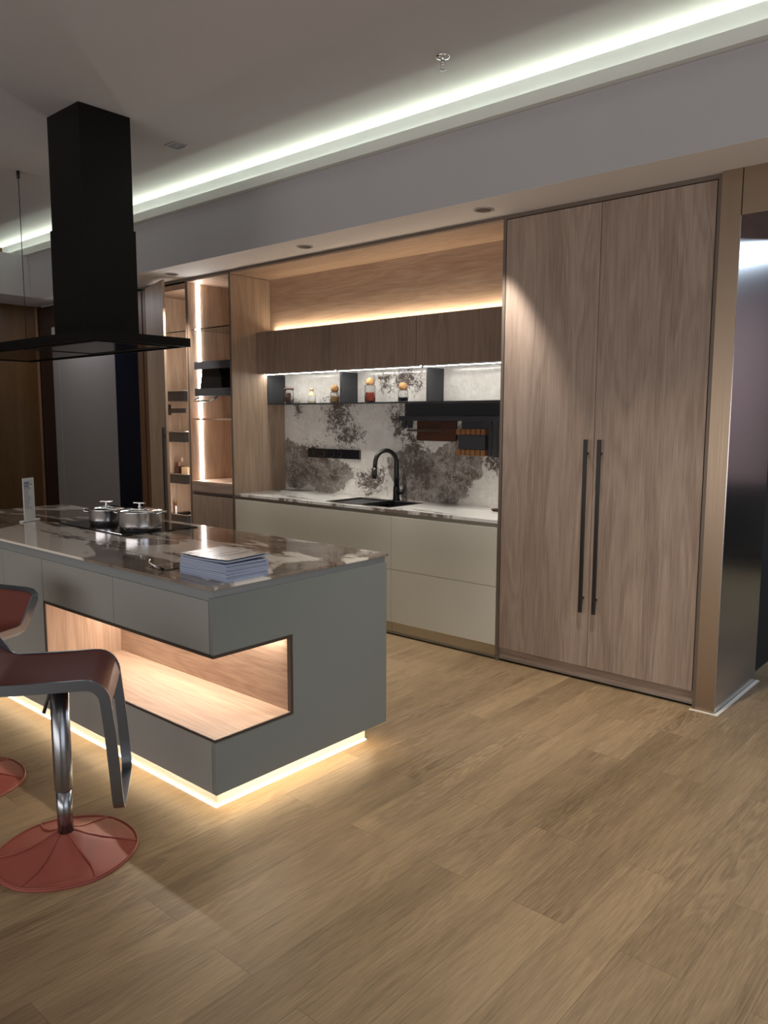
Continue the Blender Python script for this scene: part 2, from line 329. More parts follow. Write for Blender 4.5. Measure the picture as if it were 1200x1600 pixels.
def tube(pts, r, seg=12, bm=None, closed=False):
    b2 = bmesh.new(); pts = [Vector(p) for p in pts]; n = len(pts); rings = []
    prev = None
    for i, p in enumerate(pts):
        if closed: t = (pts[(i+1) % n]-pts[i-1]).normalized()
        else: t = ((pts[min(i+1, n-1)]-pts[max(i-1, 0)])).normalized()
        a = prev if prev is not None else (Vector((0, 0, 1)) if abs(t.z) < .9 else Vector((1, 0, 0)))
        a = (a-t*a.dot(t)).normalized(); prev = a; b = t.cross(a)
        rr = r[i] if isinstance(r, (list, tuple)) else r
        rings.append([b2.verts.new(p+(a*math.cos(2*PI*k/seg)+b*math.sin(2*PI*k/seg))*rr) for k in range(seg)])
    m = n if closed else n-1
    for i in range(m):
        a, c = rings[i], rings[(i+1) % n]
        for k in range(seg): b2.faces.new((a[k], a[(k+1) % seg], c[(k+1) % seg], c[k]))
    if not closed: b2.faces.new(rings[0]); b2.faces.new(rings[-1])
    bmesh.ops.recalc_face_normals(b2, faces=b2.faces)
    for f in b2.faces: f.smooth = len(f.verts) == 4
    if bm is None: return b2
    merge(bm, b2); return bm
def arc(c, r, a0, a1, n, u, v):
    c, u, v = Vector(c), Vector(u), Vector(v)
    return [c+u*r*math.cos(a0+(a1-a0)*k/n)+v*r*math.sin(a0+(a1-a0)*k/n) for k in range(n+1)]
def sweep_ribbon(pts, wv, width, thick):
    """flat bar along pts, wv = direction of the bar's width at each point"""
    bm = bmesh.new(); pts = [Vector(p) for p in pts]; n = len(pts); rings = []
    for i, p in enumerate(pts):
        t = (pts[min(i+1, n-1)]-pts[max(i-1, 0)]).normalized(); w_ = Vector(wv[i]); w_ = (w_-t*w_.dot(t)).normalized(); h = t.cross(w_)
        rings.append([bm.verts.new(p+w_*a*width/2+h*b*thick/2) for a, b in ((-1, -1), (1, -1), (1, 1), (-1, 1))])
    for a, c in zip(rings, rings[1:]):
        for k in range(4):
            f = bm.faces.new((a[k], a[(k+1) % 4], c[(k+1) % 4], c[k])); f.smooth = True
    bm.faces.new(rings[0]); bm.faces.new(rings[-1]); bmesh.ops.recalc_face_normals(bm, faces=bm.faces)
    for e in bm.edges:
        if len(e.link_faces) == 2 and e.calc_face_angle(0) > .8: e.smooth = False
    return bm

MW = {}
def obj(name, bm, m, parent=None, local=False):
    if parent is not None and not local:
        inv = MW[parent].inverted()
        bmesh.ops.transform(bm, matrix=inv, verts=bm.verts)
    me = bpy.data.meshes.new(name); bm.to_mesh(me); bm.free(); me.materials.append(m)
    o = bpy.data.objects.new(name, me); COL.objects.link(o)
    if parent is not None: o.parent = parent; MW[o] = MW[parent].copy()
    else: MW[o] = Matrix.Identity(4)
    return o
def tag(o, label, cat, group=None, kind=None):
    o['label'] = label; o['category'] = cat
    if group: o['group'] = group
    if kind: o['kind'] = kind
    return o
def thing(name, label, cat, loc=(0, 0, 0), rz=0, group=None):
    o = bpy.data.objects.new(name, None); COL.objects.link(o); o.location = loc; o.rotation_euler = (0, 0, rz)
    o.empty_display_size = .05
    MW[o] = Matrix.Translation(loc) @ Matrix.Rotation(rz, 4, 'Z'); return tag(o, label, cat, group)
def struct(name, bm, m, label):
    o = obj(name, bm, m); o['kind'] = 'structure'; o['label'] = label; return o
def copy_tree(o, parent=None):
    c = o.copy(); COL.objects.link(c); c.parent = parent; MW[c] = MW[o].copy()
    for ch in list(o.children): copy_tree(ch, c)
    return c
def dup(o, loc, rz, label):
    c = copy_tree(o); c.location = loc; c.rotation_euler = (0, 0, rz); c['label'] = label
    return c

# ================================================================== SETTING
ZC = 3.32          # main ceiling
ZS = 2.741         # soffit over the cabinets
struct('floor', B(-7, 6.2, -8.2, 5.4, -.05, 0), m_floor, 'warm oak plank floor laid towards the cabinet wall')
struct('ceiling', B(-7, 6.2, -8.2, -.345, ZC, ZC+.05), m_ceil, 'flat greyish painted ceiling')
# bulkhead: vertical face, soffit, projecting lip and cove trough
struct('trim_1', BB((-5.37, 6.1, -.385, -.345, ZS, 3.14), (-6.05, 6.1, -.345, -.31, 3.1, 3.36)), m_bulk, 'grey painted bulkhead above the cabinet run')
struct('trim_8', BB((-5.37, 6.1, -.3845, .66, ZS-.001, ZS-.0002), (-5.37, 6.1, -.3449, .66, ZS-.0002, ZS+.04)), m_soff, 'painted soffit over the cabinet fronts, bounced light in its colour')
struct('trim_2', BB((-6.05, 6.1, -.43, -.345, 3.142, 3.155), (-6.05, 6.1, -.43, -.42, 3.155, 3.207)), m_lip, 'pale lip hiding the cove light strip')
struct('trim_3', BB((-6.05, -5.371, -8.1, 0, ZS, ZS+.04), (-5.41, -5.371, -8.1, -.386, ZS+.04, 3.14)), m_bulk, 'painted bulkhead over the left wall')
struct('wall_left', B(-6.12, -6.06, -8.1, .05, 0, ZC), m_orange, 'amber veneered wall at the left end')
struct('wall_back', BB((-7, 1.3, .7, .76, 0, ZC), ), m_back, 'wall behind the cabinets')
struct('wall_front', B(-6.1, 6.1, -8.16, -8.1, 0, ZC), m_back, 'showroom wall behind the viewer')
struct('wall_right', BB((6.06, 6.12, -8.1, 5.3, 0, ZC)), m_mauve, 'mauve wall of the showroom on the right')
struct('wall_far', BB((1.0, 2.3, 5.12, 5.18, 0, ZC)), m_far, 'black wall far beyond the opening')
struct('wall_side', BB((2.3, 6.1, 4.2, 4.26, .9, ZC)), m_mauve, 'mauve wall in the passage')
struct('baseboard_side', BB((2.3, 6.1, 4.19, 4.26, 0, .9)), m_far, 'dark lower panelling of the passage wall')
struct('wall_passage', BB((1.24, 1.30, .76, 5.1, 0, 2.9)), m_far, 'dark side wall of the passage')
struct('ceiling_passage', B(1.0, 6.1, .7, 5.2, 2.95, 3.0), m_back, 'passage ceiling beyond the opening')
# bronze clad pillar and header beside the tall cabinet
p = struct('trim_4', BB((1.250, 1.346, -.029, -.025, 0, ZS), (1.252, 1.344, -.0249, .66, 0, ZS)), m_pillar, 'brushed bronze pillar beside the tall cabinet')
p2 = obj('side_panel', B(1.346, 1.350, -.029, .67, 0, 2.518), m_steel, p)
struct('trim_5', BB((1.3505, 6.0, -.029, .66, 2.518, ZS),), m_pillar, 'bronze header over the opening on the right')
struct('trim_6', BB((1.225, 1.372, -.05, -.031, 0, .004), (1.352, 1.372, -.031, .69, 0, .004)), m_strip, 'white floor edging strip around the pillar')

# ceiling fittings
def downlight(x, label):
    t = thing('recessed_downlight', label, 'downlight', (x, -.195, ZS), 0, 'downlights in the soffit')
    obj('ring', lathe([(.060, -.0012), (.060, -.005), (.053, -.007), (.045, -.004), (.045, -.0012)], 32), m_ring, t, True)
    obj('lens', lathe([(.045, -.003), (.025, -.0045), (0, -.005)], 32), m_lens, t, True)
downlight(-3.182, 'round recessed downlight above the open pantry door')
downlight(-1.55, 'round recessed downlight in the soffit above the sink')
downlight(-.037, 'round recessed downlight nearest the tall oak doors')
t = thing('ceiling_sprinkler', 'small chrome fire sprinkler on the ceiling near the lit cove', 'sprinkler', (.136, -.833, ZC))
obj('escutcheon', lathe([(0, 0), (.036, 0), (.038, -.004), (.03, -.010), (.012, -.012), (0, -.012)], 32), m_chrome, t, True)
obj('body', lathe([(.010, -.012), (.012, -.03), (.012, -.034), (.006, -.036), (0, -.036)], 20), m_chrome, t, True)
fa = bmesh.new()
for s in (-1, 1): tube([(s*.011, 0, -.03), (s*.013, 0, -.045), (s*.008, 0, -.058), (0, 0, -.062)], .0022, 8, fa)
obj('frame_arms', fa, m_chrome, t, True)
obj('deflector', lathe([(0, -.060), (.016, -.062), (.016, -.065), (0, -.066)], 20), m_chrome, t, True)
t = thing('ceiling_light', 'small square recessed light fitting in the ceiling beside the hood column', 'light', (-1.963, -.958, ZC))
obj('frame', BB((-.055, .055, -.055, -.045, -.005, 0), (-.055, .055, .045, .055, -.005, 0), (-.055, -.045, -.045, .045, -.005, 0), (.045, .055, -.045, .045, -.005, 0)), m_ring, t, True)
obj('grille', BB((-.045, .045, -.045, .045, -.002, 0), (-.03, -.005, -.02, .02, -.004, -.002), (.005, .03, -.02, .02, -.004, -.002)), m_steel, t, True)

# ================================================================== TALL CABINET (x 0 .. 1.22)
t = thing('tall_cabinet', 'tall oak cabinet with two full-height doors beside the bronze pillar', 'cabinet', (.61, .3, 0))
obj('carcass', B(.0, 1.222, .022, .62, .09, 2.715), m_frame, t)
obj('surround', BB((-.022, -.002, -.002, .62, 0, 2.739), (1.224, 1.249, -.002, .62, .0, 2.739), (-.002, 1.224, -.002, .62, 2.7165, 2.739)), m_frame, t)
for a, b_, hx in ((.0015, .6055, .573), (.6085, 1.2185, .656)):
    d = obj('door', B(a, b_, 0, .02, .088, 2.712, bev=.001), m_door, t)
    h = bmesh.new(); box(h, hx-.011, hx+.011, -.042, -.030, .418, 1.418, bev=.003)
    for z in (.50, 1.34): box(h, hx-.005, hx+.005, -.031, 0, z-.005, z+.005)
    obj('handle', h, m_black, d)
obj('plinth', B(-.002, 1.224, .016, .04, .014, .087), m_doorx, t)
obj('plinth_gap_shadow', B(-.002, 1.224, .03, .05, 0, .0139), m_blackg, t)  # black strip standing in for the shadow in the gap
obj('plinth_seal', B(-.002, 1.224, .008, .016, .014, .020), m_alug, t)

# ================================================================== BASE CABINETS + WORKTOP
XB = (-2.644, -1.766, -.903, -.025)
lbls = ('cream lacquered base cabinet at the left end of the worktop, next to the display niche', 'cream lacquered base cabinet under the black sink, between its two neighbours', 'cream lacquered base cabinet with two drawers directly beside the tall oak doors')
for i in range(3):
    a, b_ = XB[i], XB[i+1]
    t = thing('base_cabinet', lbls[i], 'cabinet', ((a+b_)/2, .3, 0), 0, 'cream base cabinets')
    if i == 1:
        obj('carcass', BB((a+.001, b_-.001, .022, .57, .09, .66), (a+.001, b_-.001, .022, .05, .66, .85)), m_frame, t)
    else: obj('carcass', B(a+.001, b_-.001, .022, .57, .09, .85), m_frame, t)
    for z0, z1 in ((.096, .473), (.476, .853)):
        obj('drawer_front', B(a+.0015, b_-.0015, 0, .02, z0, z1, bev=.001), m_cream, t)
    obj('handle_channel', B(a+.001, b_-.001, .018, .022, .8535, .879), m_alu, t)
    obj('plinth', B(a+.001, b_-.001, .016, .03, .014, .095), m_alu, t)
    obj('plinth_seal', BB((a+.001, b_-.001, .008, .016, .014, .020), (a+.001, b_-.001, .03, .05, 0, .0139)), m_alug, t)
# worktop with sink cut-out
SX0, SX1, SY0, SY1 = -1.62, -1.00, .09, .46
t = tag(obj('worktop', BB((-2.645, SX0, .0, .575, .88, .9), (SX1, -.024, .0, .575, .88, .9), (SX0, SX1, .0, SY0, .88, .9), (SX0, SX1, SY1, .575, .88, .9)), m_top), 'pale marble worktop with a cut-out sink running to the tall cabinet', 'worktop')
t = thing('sink', 'black undermount sink set in the pale marble worktop below the black tap', 'sink', ((SX0+SX1)/2, (SY0+SY1)/2, .7))
sk = BB((SX0+.001, SX1-.001, SY0+.001, SY1-.001, .695, .70), (SX0+.001, SX0+.007, SY0+.001, SY1-.001, .70, .899), (SX1-.007, SX1-.001, SY0+.001, SY1-.001, .70, .899), (SX0+.007, SX1-.007, SY0+.001, SY0+.007, .70, .899), (SX0+.007, SX1-.007, SY1-.007, SY1-.001, .70, .899))
obj('basin', sk, m_black, t)
obj('rim', BB((SX0-.012, SX1+.012, SY0-.012, SY0+.0005, .9005, .903), (SX0-.012, SX1+.012, SY1-.0005, SY1+.012, .9005, .903), (SX0-.012, SX0+.0005, SY0, SY1, .9005, .903), (SX1-.0005, SX1+.012, SY0, SY1, .9005, .903)), m_black, t)
obj('drain_tray', BB((SX0+.02, SX0+.28, SY0+.008, SY1-.008, .885, .893)), m_char, t)
obj('ledge', BB((SX0+.28, SX0+.30, SY0+.008, SY1-.008, .87, .897)), m_char, t)
# tap
TX, TY = -1.285, .51
t = thing('kitchen_tap', 'matte black gooseneck tap with pull-down spout behind the sink', 'tap', (TX, TY, .9))
obj('base', lathe([(0, 0), (.030, 0), (.030, .006), (.026, .012), (.025, .10), (.021, .115), (.0, .116)], 28), m_black, t, True)
dx, dy = -.25, -.97
pts = [(0, 0, .11), (0, 0, .2), (0, 0, .29)]
R_ = .10
for k in range(1, 13):
    a = PI*k/12; r = R_*(1-math.cos(a)); pts.append((dx*r, dy*r, .29+math.sin(a)*R_))
pts.append((dx*2.02*R_, dy*2.02*R_, .26))
obj('spout', tube(pts, [.021, .020, .018]+[.0165]*(len(pts)-3), 16), m_black, t, True)
obj('spray_head', tube([(dx*.202, dy*.202, .262), (dx*.205, dy*.205, .22), (dx*.21, dy*.21, .175)], [.0175, .021, .019], 16), m_black, t, True)
obj('lever', tube([(.02, 0, .065), (.06, 0, .068), (.075, 0, .075), (.088, -.005, .13)], [.021, .021, .009, .008], 14), m_black, t, True)

# splashback
spb = tag(obj('splashback', B(-2.644, -.024, .575, .587, .9, 1.95), m_splash), 'white marble splashback with brown-grey patches and dark speckles behind the worktop', 'splashback')
# alcove lining above wall cabinets
t = thing('alcove_lining', 'light oak lining forming the top and back of the recess over the wall cabinets', 'panel', (-1.33, .3, 2.26))
obj('back_panel', B(-2.644, -.024, .42, .575, 2.262, 2.708), m_liningx, t)
obj('top_panel', B(-2.644, -.024, .0, .575, 2.7085, 2.72), m_liningx, t)
obj('edge_strip', B(-2.644, -.024, -.002, .012, 2.7205, 2.739), m_frame, t)

# wall cabinets
wl = ('dark oak wall cabinet at the left, against the oak side panel', 'dark oak wall cabinet in the middle of the row of three', 'dark oak wall cabinet at the right, touching the tall cabinet')
for i in range(3):
    a, b_ = XB[i], XB[i+1]
    t = thing('wall_cabinet', wl[i], 'cabinet', ((a+b_)/2, .42, 1.91), 0, 'dark oak wall cabinets')
    obj('carcass', B(a+.001, b_-.001, .287, .5745, 1.915, 2.255), m_black, t)
    obj('door', B(a+.0025, b_-.0025, .265, .285, 1.908, 2.256, bev=.001), m_wall, t)
    l = obj('light_profile', BB((a+.004, b_-.03, .345, .351, 1.9055, 1.9145), (a+.004, b_-.03, .366, .372, 1.9055, 1.9145)), m_alug, t)
    obj('led_strip', B(a+.004, b_-.03, .352, .365, 1.903, 1.912), m_ledw, l)

# black open shelf under the wall cabinets
t = thing('open_shelf', 'black metal open shelf with upright dividers under the wall cabinets', 'shelf', (-1.33, .47, 1.65))
obj('shelf_board', B(-2.643, -.026, .373, .574, 1.650, 1.658), m_char, t)
for x in (-2.641, -1.764, -.893):
    obj('divider', B(x, x+.008, .374, .574, 1.6585, 1.900), m_char, t)
# jars on the shelf
JZ = 1.6585
def jar_body(r, h): return lathe([(0, .0), (r*.9, 0), (r, .006), (r, h-.008), (r*.93, h), (r*.89, h), (r*.93, h-.01), (r*.93, .008), (0, .006)], 28)
t = thing('spice_jar', 'glass jar of brown cinnamon-like sticks with a flat wooden lid at the shelf\'s left end', 'jar', (-2.44, .44, JZ), 0, 'jars on the black shelf')
obj('glass', jar_body(.042, .115), m_glass, t, True)
obj('lid', lathe([(0, .1155), (.044, .1155), (.045, .119), (.045, .13), (0, .132)], 28), m_boardw, t, True)
cs = bmesh.new()
for k in range(14):
    a = k*2.4; r = .010+.016*((k*7) % 5)/5
    tube([(r*math.cos(a), r*math.sin(a), .010), (r*math.cos(a+.5), r*math.sin(a+.5), .075+.02*((k*3) % 4)/4)], .0055, 8, cs)
obj('sticks', cs, simple('cinnamon', (.13, .055, .028), .7, noise=.3), t, True)
t = thing('condiment_bottle', 'small cream bottle with a pale label between two glass jars', 'bottle', (-2.155, .44, JZ), 0, 'jars on the black shelf')
obj('bottle', lathe([(0, 0), (.032, 0), (.035, .005), (.035, .065), (.030, .08), (.014, .092), (.013, .1), (0, .1)], 28), simple('cream_glass', (.75, .68, .45), .25), t, True)
obj('cap', lathe([(0, .1005), (.016, .1005), (.016, .12), (.010, .126), (0, .127)], 24), simple('cap_beige', (.62, .5, .3), .5), t, True)
obj('label_band', lathe([(.0358, .018), (.0358, .058)], 28), m_white, t, True)
def cork_jar(x, r, h, fill, fcol, label, fname):
    t = thing('storage_jar', label, 'jar', (x, .44, JZ), 0, 'jars on the black shelf')
    obj('glass', jar_body(r, h), m_glass, t, True)
    obj('cork_stopper', lathe([(0, h-.008)]+[(.034*math.sin(a), h+.026-.034*math.cos(a)) for a in [PI*k/14 for k in range(2, 14)]]+[(0, h+.060)], 24), m_cork, t, True)
    f = bmesh.new(); rr = r*.90; n = 0; rnd = random.Random(3+int(h*1000))
    z = .014
    while z < fill:
        for k in range(9):
            a = k*2*PI/9+z*40; box_r = rr-.0095
            s = bmesh.new(); bmesh.ops.create_icosphere(s, subdivisions=1, radius=.0085, matrix=Matrix.Translation((box_r*math.cos(a), box_r*math.sin(a), z)))
            merge(f, s)
        z += .011
    lathe([(0, .009), (rr-.012, .009), (rr-.012, fill), (0, fill)], 16, (0, 0, 0), f)
    o = obj(fname, f, simple(fname+'_fill', fcol, .45, noise=.4, nscale=120), t, True); o['kind'] = 'stuff'
cork_jar(-1.885, .036, .085, .05, (.62, .38, .12), 'short glass jar of yellow pasta with a cork ball, left of the middle divider', 'pasta')
cork_jar(-1.50, .042, .130, .070, (.45, .07, .03), 'tall glass jar of red beans with a cork ball stopper', 'beans')
cork_jar(-1.165, .038, .085, .028, (.012, .014, .02), 'short glass jar with black contents and a cork ball, right of the red beans', 'black_beans')

# socket strip
t = thing('socket_strip', 'flat black socket strip with round sockets on the marble splashback', 'socket', (-2.03, .574, 1.24))
obj('plate', B(-2.335, -1.722, .560, .5745, 1.198, 1.276, bev=.003), m_blackg, t)
for x in (-2.28, -2.15, -2.04, -1.95):
    b2 = lathe([(.022, 0), (.027, 0), (.027, .003), (.022, .003)], 28)
    bmesh.ops.transform(b2, matrix=Matrix.Translation((x, .560, 1.237)) @ Matrix.Rotation(PI/2, 4, 'X'), verts=b2.verts)
    obj('socket', b2, m_char, t)

# wall rail with accessories
t = thing('wall_rail', 'wide black utensil rail with glossy back plate under the right end of the shelf', 'rail', (-.62, .5745, 1.53))
obj('back_plate', B(-1.245, -.026, .562, .5745, 1.553, 1.648), m_rail, t)
obj('rail', B(-1.275, -.026, .520, .5745, 1.517, 1.552, bev=.002), m_char, t)
t = thing('hook_block', 'small black metal hook block at the left end of the rail', 'hook', (-1.19, .55, 1.50), 0)
obj('plate', BB((-1.25, -1.215, .530, .55, 1.462, 1.5165), (-1.195, -1.160, .530, .55, 1.462, 1.5165)), m_char, t)
for x in (-1.2325, -1.1775): obj('hook', tube([(x, .53, 1.480), (x, .515, 1.470), (x, .505, 1.480)], .003, 8), m_ss, t)
t = thing('cutting_board', 'dark brown cutting board hung behind a metal bar under the rail', 'cutting board', (-.93, .55, 1.37))
obj('board', B(-1.114, -.750, .545, .562, 1.366, 1.5165, bev=.003), m_boardw, t)
obj('holder_bar', BB((-1.185, -.86, .512, .524, 1.436, 1.452), (-1.185, -1.17, .524, .5745, 1.436, 1.452), (-.875, -.86, .524, .5445, 1.436, 1.452)), m_ss, t)
t = thing('knife_rack', 'black hanging knife rack with two orange-brown wooden rows near the tall cabinet', 'knife rack', (-.57, .55, 1.27))
obj('back_plate', B(-.700, -.440, .548, .562, 1.27, 1.5165), m_char, t)
obj('pocket', BB((-.70, -.47, .512, .547, 1.315, 1.415)), m_char, t)
for z in (1.44, 1.292): obj('wooden_row', BB(*[(-.725+.043*k, -.725+.043*k+.036, .515, .547, z-.022, z+.020) for k in range(6)], bev=.002), m_knifew, t)
tag(obj('vertical_rail', BB((-.415, -.385, .530, .5745, 1.262, 1.5165)), m_char), 'short vertical black rail piece between knife rack and tall cabinet', 'rail')
t = thing('small_dish', 'small dark brown dish on the worktop by the tall cabinet', 'dish', (-.30, .44, .9))
obj('dish', lathe([(0, 0), (.04, 0), (.055, .012), (.052, .012), (.038, .004), (0, .004)], 28), m_boardw, t, True)
# flat tray / leaflets on worktop left
t = thing('leaflet_tray', 'thin pale tray with leaflets at the left end of the worktop', 'tray', (-2.36, .48, .9), .05)
obj('tray', B(-.15, .15, -.08, .08, 0, .008, bev=.002), m_white, t, True)
obj('leaflet', B(-.11, .10, -.06, .06, .0085, .011), simple('leaflet_print', (.45, .42, .36), .5, noise=.5, nscale=15), t, True)

# ================================================================== DISPLAY CABINET x -3.25 .. -2.66
DX0, DX1 = -3.245, -2.665
t = thing('display_cabinet', 'open lit oak display cabinet between the pantry door and the worktop', 'cabinet', (-2.95, .3, 0))
obj('side_panel', B(-2.665, -2.646, .0, .6, 0, 2.705), m_sidepan, t)
obj('side_panel', B(-3.265, -3.246, .002, .6, .0, 2.705), m_lining, t)
obj('back_panel', B(DX0, DX1, .585, .6, .09, 2.705), m_lining, t)
obj('top_panel', B(-3.245, -2.665, .0, .584, 2.706, 2.715), m_liningy, t)
obj('front_edge', BB((-2.668, -2.645, -.004, -.0005, .0, 2.715), (-3.268, -3.250, -.004, .0015, 0, 2.715), (-3.84, -2.645, -.004, .02, 2.716, 2.739)), m_frame, t)
obj('shelf', B(DX0, DX1, .012, .584, 1.515, 1.530), m_liningy, t)
obj('shelf', B(DX0, DX1, .0, .584, .962, .978), m_liningy, t)
obj('glass_shelf', B(DX0+.002, DX1-.002, .02, .580, 2.294, 2.302), glass('shelf_glass', (.75, .8, .76)), t)
obj('led_strip', B(-3.2455, -3.2395, .100, .122, .985, 2.70), m_led, t)
obj('apron', B(DX0-.018, DX1+.016, .0, .02, .885, .961), m_doorx, t)
obj('handle_groove', B(DX0-.018, DX1+.016, .02, .03, .856, .885), m_frame, t)
obj('carcass', B(DX0, DX1, .031, .584, .09, .95), m_frame, t)
obj('drawer_front', B(DX0-.018, DX1+.016, .0, .02, .40, .853, bev=.001), m_door, t)
obj('drawer_front', B(DX0-.018, DX1+.016, .0, .02, .09, .397, bev=.001), m_door, t)
# pull-down rack inside display cabinet
t = thing('pull_down_rack', 'black two-tier pull-down rack inside the lit display cabinet', 'rack', (-2.95, .2, 1.7))
obj('upper_tray', BB((-3.215, -2.70, .03, .26, 1.955, 1.965), (-3.215, -2.70, .03, .045, 1.965, 2.02), (-3.215, -3.20, .045, .26, 1.965, 2.02), (-2.715, -2.70, .045, .26, 1.965, 2.02)), m_char, t)
obj('lower_tray', BB((-3.215, -2.70, .03, .26, 1.725, 1.735), (-3.215, -2.70, .03, .045, 1.735, 1.79), (-3.215, -3.20, .045, .26, 1.735, 1.79), (-2.715, -2.70, .045, .26, 1.735, 1.79)), m_char, t)
obj('arm_cover', prism([(-3.13, 1.955), (-2.90, 1.955), (-2.86, 1.90), (-2.85, 1.736), (-3.18, 1.736), (-3.15, 1.85)], 'y', .05, .22), m_hood, t)
obj('pull_handle', tube([(-3.19, .06, 1.715), (-3.19, .0, 1.685), (-3.17, -.01, 1.68), (-2.95, -.01, 1.68), (-2.93, .0, 1.685), (-2.93, .06, 1.715)], .009, 12), m_chrome, t)
t = thing('glass_jar', 'clear glass jar with a steel lid on the rack\'s lower tray', 'jar', (-2.78, .13, 1.7355))
obj('glass', jar_body(.04, .11), m_glass, t, True); obj('lid', lathe([(0, .1105), (.034, .1105), (.034, .125), (0, .128)], 24), m_ss, t, True)
tag(obj('white_card', prism([(-2.735, 2.0), (-2.715, 2.0), (-2.715, 2.15)], 'y', .10, .2), m_white), 'small white card leaning at the right end of the upper tray', 'card')
bk = thing('upright_book', 'slim cream book standing at the right end of the lit lower shelf', 'book', (-2.70, .1, .978))
obj('cover', BB((-2.716, -2.713, .03, .20, .979, 1.13), (-2.692, -2.689, .03, .20, .979, 1.13), (-2.713, -2.692, .195, .20, .979, 1.13)), simple('book_cream', (.8, .72, .55), .5), bk)
obj('pages', B(-2.7125, -2.6925, .034, .1945, .981, 1.127), m_white, bk)

# ================================================================== PANTRY x -3.85 .. -3.268
t = thing('pantry_cabinet', 'tall oak pantry with its left-hinged door ajar, showing black baskets', 'cabinet', (-3.56, .3, 0))
obj('side_panel', B(-3.885, -3.866, .0, .6, 0, 2.705), m_lining, t)
obj('side_panel', B(-3.285, -3.2675, .002, .6, .0, 2.705), m_lining, t)
obj('back_panel', B(-3.865, -3.286, .585, .6, .0, 2.705), m_lining, t)
obj('top_panel', B(-3.865, -3.286, .0, .584, 2.655, 2.70), m_liningy, t)
obj('glass_shelf', B(-3.863, -3.287, .03, .580, 2.294, 2.302), bpy.data.materials['shelf_glass'], t)
ang = math.radians(-17.5); hx_, hy_ = -3.86, -.004
def dpt(l, off): # along door, outward offset
    return (hx_+l*math.cos(ang)-off*math.sin(-ang)*1.0, hy_+l*math.sin(ang)-off*math.cos(ang))
dp = [dpt(0, 0), dpt(.555, 0), dpt(.555, .02), dpt(0, .02)]
d = obj('door', prism(dp, 'z', .09, 2.712), m_sidepan, t)
hh = bmesh.new(); q = [dpt(.50, .045), dpt(.525, .045), dpt(.525, .033), dpt(.50, .033)]
merge(hh, prism(q, 'z', .45, 1.45)); q2 = [dpt(.507, .034), dpt(.519, .034), dpt(.519, .0195), dpt(.507, .0195)]
merge(hh, prism(q2, 'z', .52, .54)); merge(hh, prism(q2, 'z', 1.36, 1.38))
obj('handle', hh, m_black, d)
area('pantry_fill_light', (-3.292, .06, 1.4), .015, 2.4, 8, (1, .93, .86), (-1, .5, 0))  # added lamp, lightens the wood behind the baskets
for z0, z1 in ((1.690, 1.78), (1.308, 1.399), (.915, 1.0), (.533, .614)):
    bsk = BB((-3.84, -3.57, .16, .172, z0, z1), (-3.84, -3.57, .46, .472, z0, z1), (-3.84, -3.828, .172, .46, z0, z1), (-3.582, -3.57, .172, .46, z0, z1), (-3.828, -3.582, .172, .46, z0, z0+.006))
    k = obj('basket', bsk, m_black, t)
    obj('rim_wire', tube([(-3.845, .155, z1+.006), (-3.565, .155, z1+.006), (-3.565, .477, z1+.006), (-3.845, .477, z1+.006)], .004, 8, closed=True), m_ss, k)
obj('basket_rail', BB((-3.835, -3.57, .16, .18, 1.58, 1.622), (-3.845, -3.825, .15, .19, 1.56, 1.66)), m_black, t)
t = thing('liquor_bottle', 'dark bottle with a square glass stopper standing in a pantry basket', 'bottle', (-3.77, .23, .9215))
obj('bottle', BB((-.045, .045, -.035, .035, 0, .155), bev=.012), simple('dark_brown_glass', (.03, .006, .003), .08), t, True)
obj('neck', lathe([(.016, .1555), (.016, .185), (.02, .187), (.02, .195), (0, .195)], 20), simple('amber_neck', (.35, .2, .12), .2), t, True)
obj('stopper', B(-.024, .024, -.024, .024, .1955, .235, bev=.004), m_glass, t, True)
tag(obj('kraft_box', B(-3.70, -3.60, .20, .34, .9215, 1.07, bev=.002), simple('kraft', (.55, .38, .22), .7)), 'light kraft box next to the dark bottle in the pantry basket', 'box')
t = thing('utensil', 'white-handled utensil with an orange tip in the lowest pantry basket', 'utensil', (-3.80, .22, .54))
obj('handle', tube([(-3.805, .2, .541), (-3.805, .2, .69)], .009, 10), m_white, t)
obj('tip', tube([(-3.805, .2, .69), (-3.80, .2, .73), (-3.78, .2, .75)], [.009, .012, .006], 10), m_knifew, t)
tag(obj('chrome_pan', lathe([(0, 0), (.07, 0), (.09, .04), (.086, .04), (.068, .004), (0, .004)], 28, (-3.68, .32, .5395)), m_ss), 'small chrome pan lying in the lowest pantry basket', 'pan')

# ================================================================== LEFT OF PANTRY
tag(obj('filler_panel', BB((-4.06, -3.975, 0, .5, 0, 2.705), (-3.955, -3.887, 0, .5, 0, 2.705)), m_brownw), 'narrow brown wooden filler panel left of the pantry door', 'panel')
tag(obj('navy_panel', B(-4.47, -4.062, .0, .5, 0, 2.73), m_navy), 'glossy navy-black tall panel between the steel doors and the brown filler', 'panel')
t = thing('fridge_freezer', 'wide built-in fridge with brushed steel doors behind the range hood', 'refrigerator', (-5.1, .3, 0))
obj('body', B(-5.75, -4.475, .025, .6, 0, 2.50), m_steel, t)
for a, b_ in ((-5.745, -5.60), (-5.598, -4.477)): obj('door', B(a, b_, 0, .024, .05, 2.50, bev=.002), m_frsteel, t)
tag(obj('dark_panel', BB((-6.055, -5.753, .004, .5, 0, 2.50), (-6.055, -4.474, .004, .5, 2.502, 2.73)), m_dkbrown), 'very dark brown panel in the corner left of the steel fridge', 'panel')
struct('trim_7', BB((-6.06, -6.045, -.030, -.004, 0, 2.73), (-6.06, -6.05, -.62, -.60, 0, 2.73)), m_brownw, 'thin brown corner bead on the amber wall')

